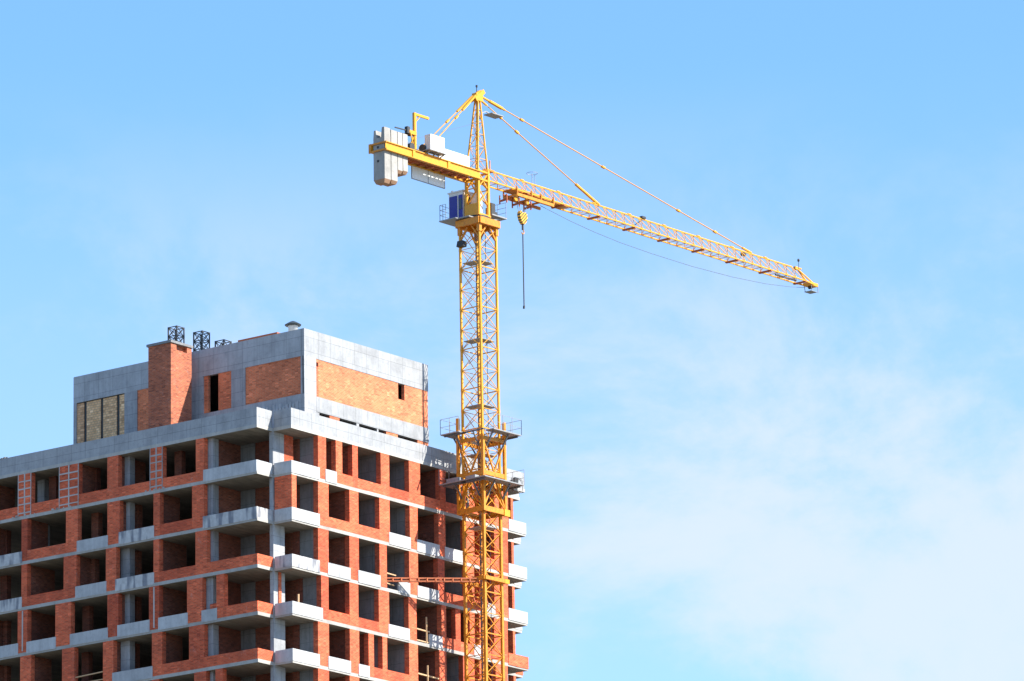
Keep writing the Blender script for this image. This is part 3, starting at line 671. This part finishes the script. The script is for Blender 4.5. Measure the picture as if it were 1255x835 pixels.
for j in range(4):
    a, b = sq[j], sq[(j+1) % 4]
    for z0_, z1_ in ((19.9, 21.0), (21.0, 22.1)):
        m.bar(J(*a, z0_), J(*b, z1_), .07); m.bar(J(*a, z1_), J(*b, z0_) if j % 2 == 0 else J(*b, z1_), .06)
    m.bar(J(*a, 21.6), J(*b, 21.6), .12); m.bar(J(*a, 22.15), J(*b, 22.15), .12)
ST = m.build('slewing_tower', YEL, C)
cpart('motor_housing', WHT, J, -.3, .25, -.2, .35, 19.28, 20.7, parent=ST)
# service decks, rails
m = MB(); obox(m, J, -1.5, .6, .62, 2.05, 18.92, 18.99); obox(m, J, -1.25, -.62, -.3, .62, 18.92, 18.99); m.build('deck', GRY, ST)
m = MB(); obox(m, J, .64, 2.15, -.72, .72, 19.32, 19.40); m.bar(J(.6, -.5, 18.95), J(1.8, -.5, 19.32), .08); m.bar(J(.6, .5, 18.95), J(1.8, .5, 19.32), .08); m.build('deck', GRY, ST)
m = MB()
def railrun(m, pts, z, hb=1.05, n=3):
    for (a, b) in zip(pts[:-1], pts[1:]):
        for i in range(n+1):
            s, t = a[0]+(b[0]-a[0])*i/n, a[1]+(b[1]-a[1])*i/n; m.bar(J(s, t, z), J(s, t, z+hb), .026)
        for q in (.35, .68, 1): m.bar(J(*a, z+hb*q), J(*b, z+hb*q), .022)
railrun(m, [(-1.45, 1.5), (-1.45, 2.0), (.55, 2.0)], 18.99, n=2); m.build('railing', GRY, ST)
m = MB(); railrun(m, [(.7, .7), (2.1, .7), (2.1, -.68)], 19.4, n=2); m.build('railing', GRY, ST)
m = MB(); m.bar(J(1.0, -.1, 19.4), J(1.0, -.1, 20.35), .26, sides=8); m.bar(J(1.35, .3, 19.4), J(1.35, .3, 20.1), .22, sides=8); obox(m, J, .75, 1.15, -.55, -.3, 19.4, 20.2); m.bar(J(1.0, -.1, 20.35), J(1.4, .3, 20.5), .06); m.bar(J(.7, -.4, 20.2), J(1.3, .4, 20.45), .05); obox(m, J, 1.25, 1.6, -.35, .0, 19.4, 19.75)
m.build('slewing_motor', DRK, ST)
# operator's cab
s0, s1, t0, t1, z0, z1 = -.62, .75, .72, 1.92, 18.99, 20.95
CB = cpart('operator_cab', WHT, J, s0, s1, t0, t1, z0, z1)
cpart('door', BLU, J, s0-.03, s0+.01, 1.20, 1.86, z0+.08, z1-.22, parent=CB)
cpart('side_panel', BLU, J, s0-.03, s0+.01, .74, 1.08, z0+.08, z1-.22, parent=CB)
cpart('window', GLS, J, s0-.045, s0-.02, .80, 1.02, z0+.75, z1-.45, parent=CB)
cpart('window', GLS, J, s1-.02, s1+.03, t0+.12, t1-.12, z0+.5, z1-.25, parent=CB)
cpart('window', GLS, J, s0+.3, s1-.1, t0-.03, t0+.01, z0+.75, z1-.3, parent=CB)
cpart('cab_roof', WHT, J, s0-.06, s1+.08, t0-.06, t1+.06, z1, z1+.09, parent=CB)
MB().rev(tuple(J(s0+.15, 1.75, z1+.09)), [(.09, 0), (.09, .1), (.05, .16)], 10).build('beacon', WHT, CB)
# floodlight under the slewing base
q = M(-HM-.1, HM-.2, 17.3)
m = MB(); m.hexa([q+Vector(p) for p in ((-.2, -.28, -.2), (.2, -.28, -.22), (.2, .28, -.22), (-.2, .28, -.2), (-.16, -.22, .18), (.22, -.26, .14), (.22, .26, .14), (-.16, .22, .18))])
m.bar(q, M(-HM, HM, 17.5), .06).build('floodlight', DRK, C)
# ---- jib: triangular lattice, 1 m panels
ZB_, ZT_, HW, JL = 21.70, 22.60, .46, 36.3
m = MB()
JB = cpart('jib', YEL, J, .42, .66, -.55, .55, 21.55, 21.85)
def jsec(i, sa, sb, lastsec=False):
    o = MB(); n = round((sb-sa)/1.0)
    d = (sb-sa)/n
    for k in range(n):
        a, b, c = sa+k*d, sa+(k+1)*d, sa+(k+.5)*d
        o.bar(J(a, -HW, ZB_), J(a, 0, ZT_), .032); o.bar(J(a, 0, ZT_), J(b, -HW, ZB_), .042)
        o.bar(J(a, HW, ZB_), J(c, 0, ZT_), .032); o.bar(J(c, 0, ZT_), J(b, HW, ZB_), .032)
        o.bar(J(a, -HW, ZB_), J(a, HW, ZB_), .036); o.bar(J(a, -HW if k % 2 else HW, ZB_), J(b, HW if k % 2 else -HW, ZB_), .028)
    br = o.build('jib_section', YEL, C)
    for t in (-HW, HW): MB().bar(J(sa, t, ZB_), J(sb, t, ZB_), .085).build('lower_chord', YEL, br)
    MB().bar(J(sa if i else sa+.2, 0, ZT_), J(sb-(.9 if lastsec else 0), 0, ZT_), .085).build('top_chord', YEL, br)
    obox(MB(), J, sb-.09, sb+.09, -HW-.09, HW+.09, ZB_-.11, ZB_-.02).build('joint_plate', RUST_SHADE, br)  # brown colour paints in the shade on a yellow plate
    obox(MB(), J, sb-.16, sb+.16, -.07, .07, ZT_+.02, ZT_+.10).build('joint_pin', YEL, br)
    # light rails of the catwalk side
    return br
cuts = [.6, 4.6, 8.4, 12.2, 16.0, 19.8, 23.6, 27.4, 31.2, 35.2]
for i in range(len(cuts)-1): jsec(i, cuts[i], cuts[i+1], i == len(cuts)-2)
# jib tip
m = MB()
m.bar(J(34.9, 0, ZT_), J(36.5, -.2, ZB_+.1), .08); m.bar(J(34.9, 0, ZT_), J(36.5, .2, ZB_+.1), .08)
m.bar(J(35.2, -HW, ZB_), J(36.7, -.25, ZB_), .1); m.bar(J(35.2, HW, ZB_), J(36.7, .25, ZB_), .1)
obox(m, J, 36.0, 36.9, -.32, .32, ZB_-.1, ZB_+.12); m.bar(J(34.6, 0, ZT_), J(34.9, 0, ZT_), .2)
TP = m.build('jib_tip', YEL, C)
m = MB(); m.bar(J(36.4, -.12, ZB_-.16), J(36.4, .12, ZB_-.16), .26, sides=12); m.build('sheave', DRK, TP)
m = MB()
for t in (-.3, .3): m.bar(J(36.1, t, ZB_-.1), J(36.2, t, ZB_-.5), .035)
obox(m, J, 36.1, 36.8, -.32, .32, ZB_-.52, ZB_-.49); m.bar(J(36.9, -.3, ZB_-.1), J(36.9, -.3, ZB_-.55), .04); m.build('tip_platform', GRY, TP)
m = MB(); m.bar(J(35.1, 0, ZT_), J(35.1, 0, ZT_+.55), .025); m.rev(tuple(J(35.1, 0, ZT_+.55)), [(.07, 0), (.09, .08), (.07, .17), (.03, .2)], 10); m.build('warning_lamp', DRK, TP)
m = MB(); m.bar(J(32.6, .2, ZB_+.05), J(34.9, .1, ZB_+.05), .09); m.build('hoist_rope', DRK, TP)
m = MB(); m.bar(J(16.2, -.1, ZB_+.1), J(17.6, 0, ZT_+.1), .05); obox(m, J, 17.3, 17.7, -.12, .12, ZT_+.05, ZT_+.2); m.build('rope_roller', DRK, C)
m = MB(); obox(m, J, 28.5, 28.9, -.1, .1, ZT_-.3, ZT_-.12); m.build('rope_roller', DRK, C)
# masts and anemometer on the jib
m = MB(); m.bar(J(1.0, 0, ZT_), J(1.0, 0, ZT_+.75), .08); m.bar(J(1.45, .1, ZT_), J(1.45, .1, ZT_+.75), .06); obox(m, J, .8, 1.55, -.2, .2, ZT_-.1, ZT_+.02); m.rev(tuple(J(1.0, 0, ZT_+.9)), [(.04, 0), (.05, .08)], 8); m.build('guide_post', YEO, C)
m = MB(); cc = J(5.7, 0, ZT_+.75)
for i in range(16):
    a, b = 2*math.pi*i/16, 2*math.pi*(i+1)/16; m.bar(cc+Vector((.36*math.cos(a), .36*math.sin(a), 0)), cc+Vector((.36*math.cos(b), .36*math.sin(b), 0)), .025)
m.bar(J(5.7, 0, ZT_), cc, .03); m.bar(J(6.0, 0, ZT_), cc+Vector((.3, 0, 0)), .025); m.build('wind_ring', GRY, C)
# catwalk panels under the first jib sections, red-brown from below
m = MB(); obox(m, J, 3.2, 9.2, -.30, .40, ZB_-.02, ZB_+.03); obox(m, J, 4.0, 7.5, -.05, .3, ZB_+.03, ZB_+.3); m.build('catwalk', YEO, C)
# trolley
m = MB()
for s in (3.4, 4.9, 5.9):
    for t in (-HW-.12, HW+.12): m.bar(J(s, t, ZB_+.15), J(s, t, ZB_-.42), .09, .06)
    m.bar(J(s, -HW-.12, ZB_-.40), J(s, HW+.12, ZB_-.40), .12, .1)
for t in (-HW-.12, HW+.12): m.bar(J(3.4, t, ZB_-.36), J(7.2, t, ZB_-.36), .09, .2)
m.bar(J(7.2, -HW-.12, ZB_-.3), J(7.2, -HW-.12, ZB_+.2), .09)
TR = m.build('trolley', YEO, C)
m = MB()
for s in (2.9, 4.2, 5.4):
    for t in (-.3, .3): m.bar(J(s, t+.2, ZB_-.36), J(s, t+.2, ZB_-.95), .07)
    m.bar(J(s, -.1, ZB_-.72), J(s+.1, .5, ZB_-.72), .1, .12); m.bar(J(s, .2, ZB_-.7), J(s+1.0, .2, ZB_-.45), .1)
m.bar(J(2.9, .2, ZB_-.36), J(4.4, .2, ZB_-.36), .08)
m.build('rope_guard', RUST_SHADE, TR)
m = MB()
for s in (3.95, 5.1): m.bar(J(s, -.06, ZB_-.42), J(s, .06, ZB_-.42), .4, sides=14)
m.build('sheave', YEL, TR)
# ---- tower head
ZA = 27.65; APX = .05
m = MB(); top = {}
legs = []
for sx in (-TT, TT):
    for sy in (-TT, TT):
        b = J(sx, sy, 22.2); t_ = J(APX+sx*.18+.12, sy*.22, ZA-.3); legs.append((b, t_))
hm = MB()
N = 6
def lp_(i, f): return legs[i][0].lerp(legs[i][1], f)
quad = [0, 2, 3, 1]
for k in range(N):
    f0, f1 = k/N, (k+1)/N
    for j in range(4):
        a, b = quad[j], quad[(j+1) % 4]
        hm.bar(lp_(a, f1), lp_(b, f1), .03)
        hm.bar(lp_(a, f0), lp_(b, f1), .028) if (k+j) % 2 else hm.bar(lp_(b, f0), lp_(a, f1), .028)
HD = hm.build('tower_head', YEL, C)
for b, t_ in legs: MB().bar(b, t_, .085).build('leg', YEL, HD)
m = MB(); obox(m, J, APX-.22, APX+.45, -.2, .2, ZA-.55, ZA-.05); m.bar(J(APX-.1, 0, ZA-.2), J(APX+.45, 0, ZA+.15), .25, .3)
for t in (-.14, .14): m.bar(J(APX-.3, t*1.6, ZA-.55), J(APX+.55, t*1.6, ZA+.2), .05, .3)
m.build('head_plate', YEL, HD)
m = MB(); m.bar(J(.1, 0, ZA), J(.1, 0, ZA+.5), .04); obox(m, J, .05, .15, -.05, .05, ZA+.4, ZA+.55); m.build('warning_lamp', DRK, HD)
m = MB(); obox(m, J, 1.15, 2.3, -.45, .3, 26.42, 26.48)
pr = [J(.25, -.1, 25.9), J(.45, -.1, 26.35), J(.9, -.1, 26.55), J(1.3, -.1, 26.46)]
for a, b in zip(pr[:-1], pr[1:]): m.bar(a, b, .07)
m.bar(J(.3, -.1, 26.9), J(1.3, -.1, 26.95), .02); m.build('service_step', GRY, HD)
# pendants
def pendant(pts, joints, thick=()):
    m = MB()
    p, q = Vector(pts[0]), Vector(pts[1])
    m.bar(p, q, .072, sides=6)
    for f in joints:
        c = p.lerp(q, f); d = (q-p).normalized()*.17; m.bar(c-d, c+d, .15, .12)
    for f0, f1, wd in thick: m.bar(p.lerp(q, f0), p.lerp(q, f1), wd, wd*.7)
    return m.build('pendant', YEL, C)
HA = J(.5, 0, ZA-.12)
pendant((HA, J(29.6, 0, ZT_+.08)), (.145, .44, .72, .86), ((.0, .085, .13), (.03, .075, .2), (.965, 1.0, .14)))
pendant((J(.45, -.05, ZA-.42), J(12.75, 0, ZT_+.05)), (.16, .3), ((0, .05, .12), (.80, 1.0, .17)))
pendant((J(-.2, .12, ZA-.25), J(-5.9, TT+.03, 22.15)), (.42,), ((0, .26, .16),))
pendant((J(-.2, -.12, ZA-.25), J(-5.9, -TT-.03, 22.15)), (.38,), ((0, .26, .16),))
# ---- counter-jib
ST0, ZC0, ZC1, HB = -9.85, 21.53, 22.10, .58
m = MB()
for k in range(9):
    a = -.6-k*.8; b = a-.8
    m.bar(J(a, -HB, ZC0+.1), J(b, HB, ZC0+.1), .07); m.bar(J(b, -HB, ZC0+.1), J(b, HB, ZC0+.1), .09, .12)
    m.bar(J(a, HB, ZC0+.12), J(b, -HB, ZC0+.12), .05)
CJ = m.build('counter_jib', RUST_SHADE, C)  # yellow bracing coloured brown, its shaded underside put into the paint
for t in (-HB, HB):
    b = MB(); obox(b, J, ST0, -.42, t-.025, t+.025, ZC0+.05, ZC1-.05); obox(b, J, ST0, -.42, t-.11, t+.11, ZC1-.05, ZC1); obox(b, J, ST0, -.42, t-.11, t+.11, ZC0, ZC0+.05)
    for s in (-7.1, -3.6): obox(b, J, s-.12, s+.12, t-.09, t+.09, ZC0-.02, ZC1+.02)
    b.build('side_beam', YEL, CJ)
b = MB(); obox(b, J, ST0-.06, ST0+.02, -HB-.13, HB+.17, ZC0-.01, ZC0+.1); obox(b, J, ST0-.06, ST0+.02, -HB-.13, HB+.17, ZC1-.1, ZC1+.01)
obox(b, J, ST0-.07, ST0+.02, HB+.0, HB+.2, ZC0-.02, ZC1+.02); b.build('end_frame', YEO, CJ)
b = MB(); obox(b, J, -7.3, -.5, .1, .5, ZC1+.01, ZC1+.05); b.build('walkway', GRY, CJ)
def railrun2():
    m = MB(); railrun(m, [(-7.2, HB+.1), (-.7, HB+.1)], ZC1, 1.0, 6); m.build('railing', GRY, CJ)
railrun2()
# counterweight slabs, horned tops
for i, (sa, sb, zb_) in enumerate(((-9.80, -9.20, 19.42), (-9.14, -8.54, 19.50), (-8.48, -8.03, 20.30), (-7.97, -7.52, 20.36))):
    zt = 23.05 if i else 23.0; hw = .47; o = MB()
    if i == 0:
        obox(o, J, sa, sb, -hw, hw, zb_+.25, 22.45)
        o.hexa([J(sa, -hw, 22.45), J(sb, -hw, 22.45), J(sb, -.18, 22.45), J(sa, -.18, 22.45), J(sa+.02, -hw+.03, zt+.12), J(sb, -hw+.03, zt+.12), J(sb, -.24, zt+.12), J(sa+.02, -.24, zt+.12)])
        o.hexa([J(sa, .2, 22.45), J(sb, .2, 22.45), J(sb, hw, 22.45), J(sa, hw, 22.45), J(sa+.02, .28, zt), J(sb, .28, zt), J(sb, hw-.03, zt), J(sa+.02, hw-.03, zt)])
    else: obox(o, J, sa, sb, -hw, hw, zb_+.2, zt)
    zc_ = zb_+.25 if i == 0 else zb_+.2
    cw = o.build('counterweight', COB, C); o = MB()
    o.hexa([J(sa+.08, -hw+.12, zb_), J(sb-.04, -hw+.12, zb_), J(sb-.04, hw-.12, zb_), J(sa+.08, hw-.12, zb_), J(sa, -hw, zc_), J(sb, -hw, zc_), J(sb, hw, zc_), J(sa, hw, zc_)])
    o.build('foot', SHO, cw)
    if i == 0:
        for z in (21.82, 20.9): MB().bar(J(sa-.03, .08, z), J(sa+.03, .08, z), .17, sides=10).build('bolt_hole', DRK, cw)
# winch, cabinet, little derrick, boards
m = MB(); m.bar(J(-6.9, -.35, 22.42), J(-6.9, .4, 22.42), .5, sides=16); m.bar(J(-5.9, -.3, 22.55), J(-5.7, -.3, 22.55), .5, sides=14); m.bar(J(-5.6, -.3, 22.5), J(-5.45, -.3, 22.5), .6, sides=14); obox(m, J, -7.3, -5.5, -.5, -.42, 22.15, 22.25); obox(m, J, -7.3, -5.5, .42, .5, 22.15, 22.25)
m.build('winch', DRK, CJ)
m = MB(); obox(m, J, -6.36, -6.18, -.1, .08, 22.15, 24.9); m.bar(J(-6.3, 0, 24.82), J(-4.85, 0, 24.82), .12, .16); m.bar(J(-6.27, 0, 24.2), J(-5.7, 0, 24.75), .06); obox(m, J, -6.9, -6.2, -.14, .14, 23.35, 23.6); m.bar(J(-6.9, 0, 22.2), J(-6.3, 0, 23.4), .07); m.bar(J(-6.9, -.2, 23.4), J(-6.5, -.2, 22.2), .06)
m.build('service_derrick', YEL, CJ)
m = MB(); m.bar(J(-8.2, 0, 23.5), J(-6.9, 0, 23.55), .07); m.bar(J(-7.8, .1, 23.25), J(-6.6, .1, 23.3), .09); obox(m, J, -7.1, -6.85, -.12, .12, 23.35, 23.8); m.build('electric_hoist', DRK, CJ)
m = MB(); obox(m, J, -5.95, -4.3, -1.02, -.40, 22.30, 22.36)
for s in (-5.8, -5.1, -4.4): m.bar(J(s, -.5, 22.12), J(s, -1.0, 22.3), .06)
m.build('cabinet_platform', GRY, CJ)
cpart('control_cabinet', WHT, J, -5.75, -4.35, -.92, -.42, 22.38, 23.42, parent=CJ)
cpart('white_board', WHT, J, -4.4, -1.25, -.42, -.36, 22.12, 22.94, parent=CJ)
m = MB()
for a, b in (((-5.9, 21.55), (-2.6, 21.55)), ((-5.9, 20.68), (-2.6, 20.68)), ((-5.9, 21.55), (-5.9, 20.68)), ((-4.25, 21.55), (-4.25, 20.68)), ((-2.6, 21.55), (-2.6, 20.68))): m.bar(J(a[0], .6, a[1]), J(b[0], .6, b[1]), .05)
SG = m.build('hanging_board', GRY, CJ)
for a, b in ((-5.88, -4.27), (-4.23, -2.62)): cpart('sheet', WSH, J, a, b, .59, .605, 20.70, 21.53, parent=SG)
# hoist rope to the head and power cable hanging under the jib
MB().bar(J(-6.6, .1, 23.0), J(.05, 0, 25.6), .022).build('hoist_rope', CBL, C)
pts = [(6.5, 21.3), (9.7, 20.88), (12.2, 20.64), (14.9, 20.47), (18.4, 20.38), (22.9, 20.37), (27.4, 20.51), (31.2, 20.77), (34.0, 21.1), (35.8, 21.4)]
m = MB()
for a, b in zip(pts[:-1], pts[1:]): m.bar(J(a[0], 0, a[1]), J(b[0], 0, b[1]), .026)
m.build('power_cable', CBL, C)
# ------------------------------------------------------------------ hook block and sling
HS = 4.63
p = J(HS, 0, 0)
HK = thing('hook_block', (p.x, p.y, 19.1+DZ), 'yellow and black striped hook block hanging from the crane trolley', 'hook block')
m = MB(); prof = [(-.40, 20.38), (-.30, 20.5), (-.12, 20.42), (0, 20.36), (.16, 20.46), (.33, 20.38), (.40, 20.12), (.28, 19.82), (.08, 19.62), (-.08, 19.62), (-.30, 19.85), (-.42, 20.15)]
n = len(prof)
for t in (-.13, .13): m.v += [tuple(J(HS+a*.95, t, z)) for a, z in prof]
m.f = [tuple(range(n))[::-1], tuple(range(n, 2*n))] + [(i, (i+1) % n, n+(i+1) % n, n+i) for i in range(n)]
m.v = [tuple(Vector(q)) for q in m.v]
o = m.build('block_body', STR, HK)
m = MB(); m.bar(J(HS, 0, 19.25), J(HS, 0, 19.66), .14, sides=8); m.build('swivel', DRK, HK)
m = MB(); hp = [(HS, 19.28), (HS+.10, 19.2), (HS+.13, 19.08), (HS+.06, 18.97), (HS-.06, 18.97), (HS-.12, 19.06)]
for a, b in zip(hp[:-1], hp[1:]): m.bar(J(a[0], 0, a[1]), J(b[0], 0, b[1]), .07, sides=8)
m.build('hook', YEO, HK)
m = MB()
for ds, tt in ((-.3, -.08), (.3, -.08), (-.3, .08), (.3, .08)): m.bar(J(HS+ds*.8, tt, 20.3), J(HS+ds*1.6-.1, tt, 21.3), .025)
m.build('rope', GRY, HK)
SLG = thing('lifting_sling', (p.x, p.y, 13.85+DZ), 'long dark lifting sling hanging straight down from the crane hook', 'sling')
m = MB(); m.bar(J(HS, 0, 14.05), J(HS, 0, 19.02), .085, sides=6); m.build('strap', DRK, SLG)
m = MB(); m.bar(J(HS-.02, 0, 13.88), J(HS, 0, 14.07), .16, .1, sides=6); m.build('end_loop', DRK, SLG)
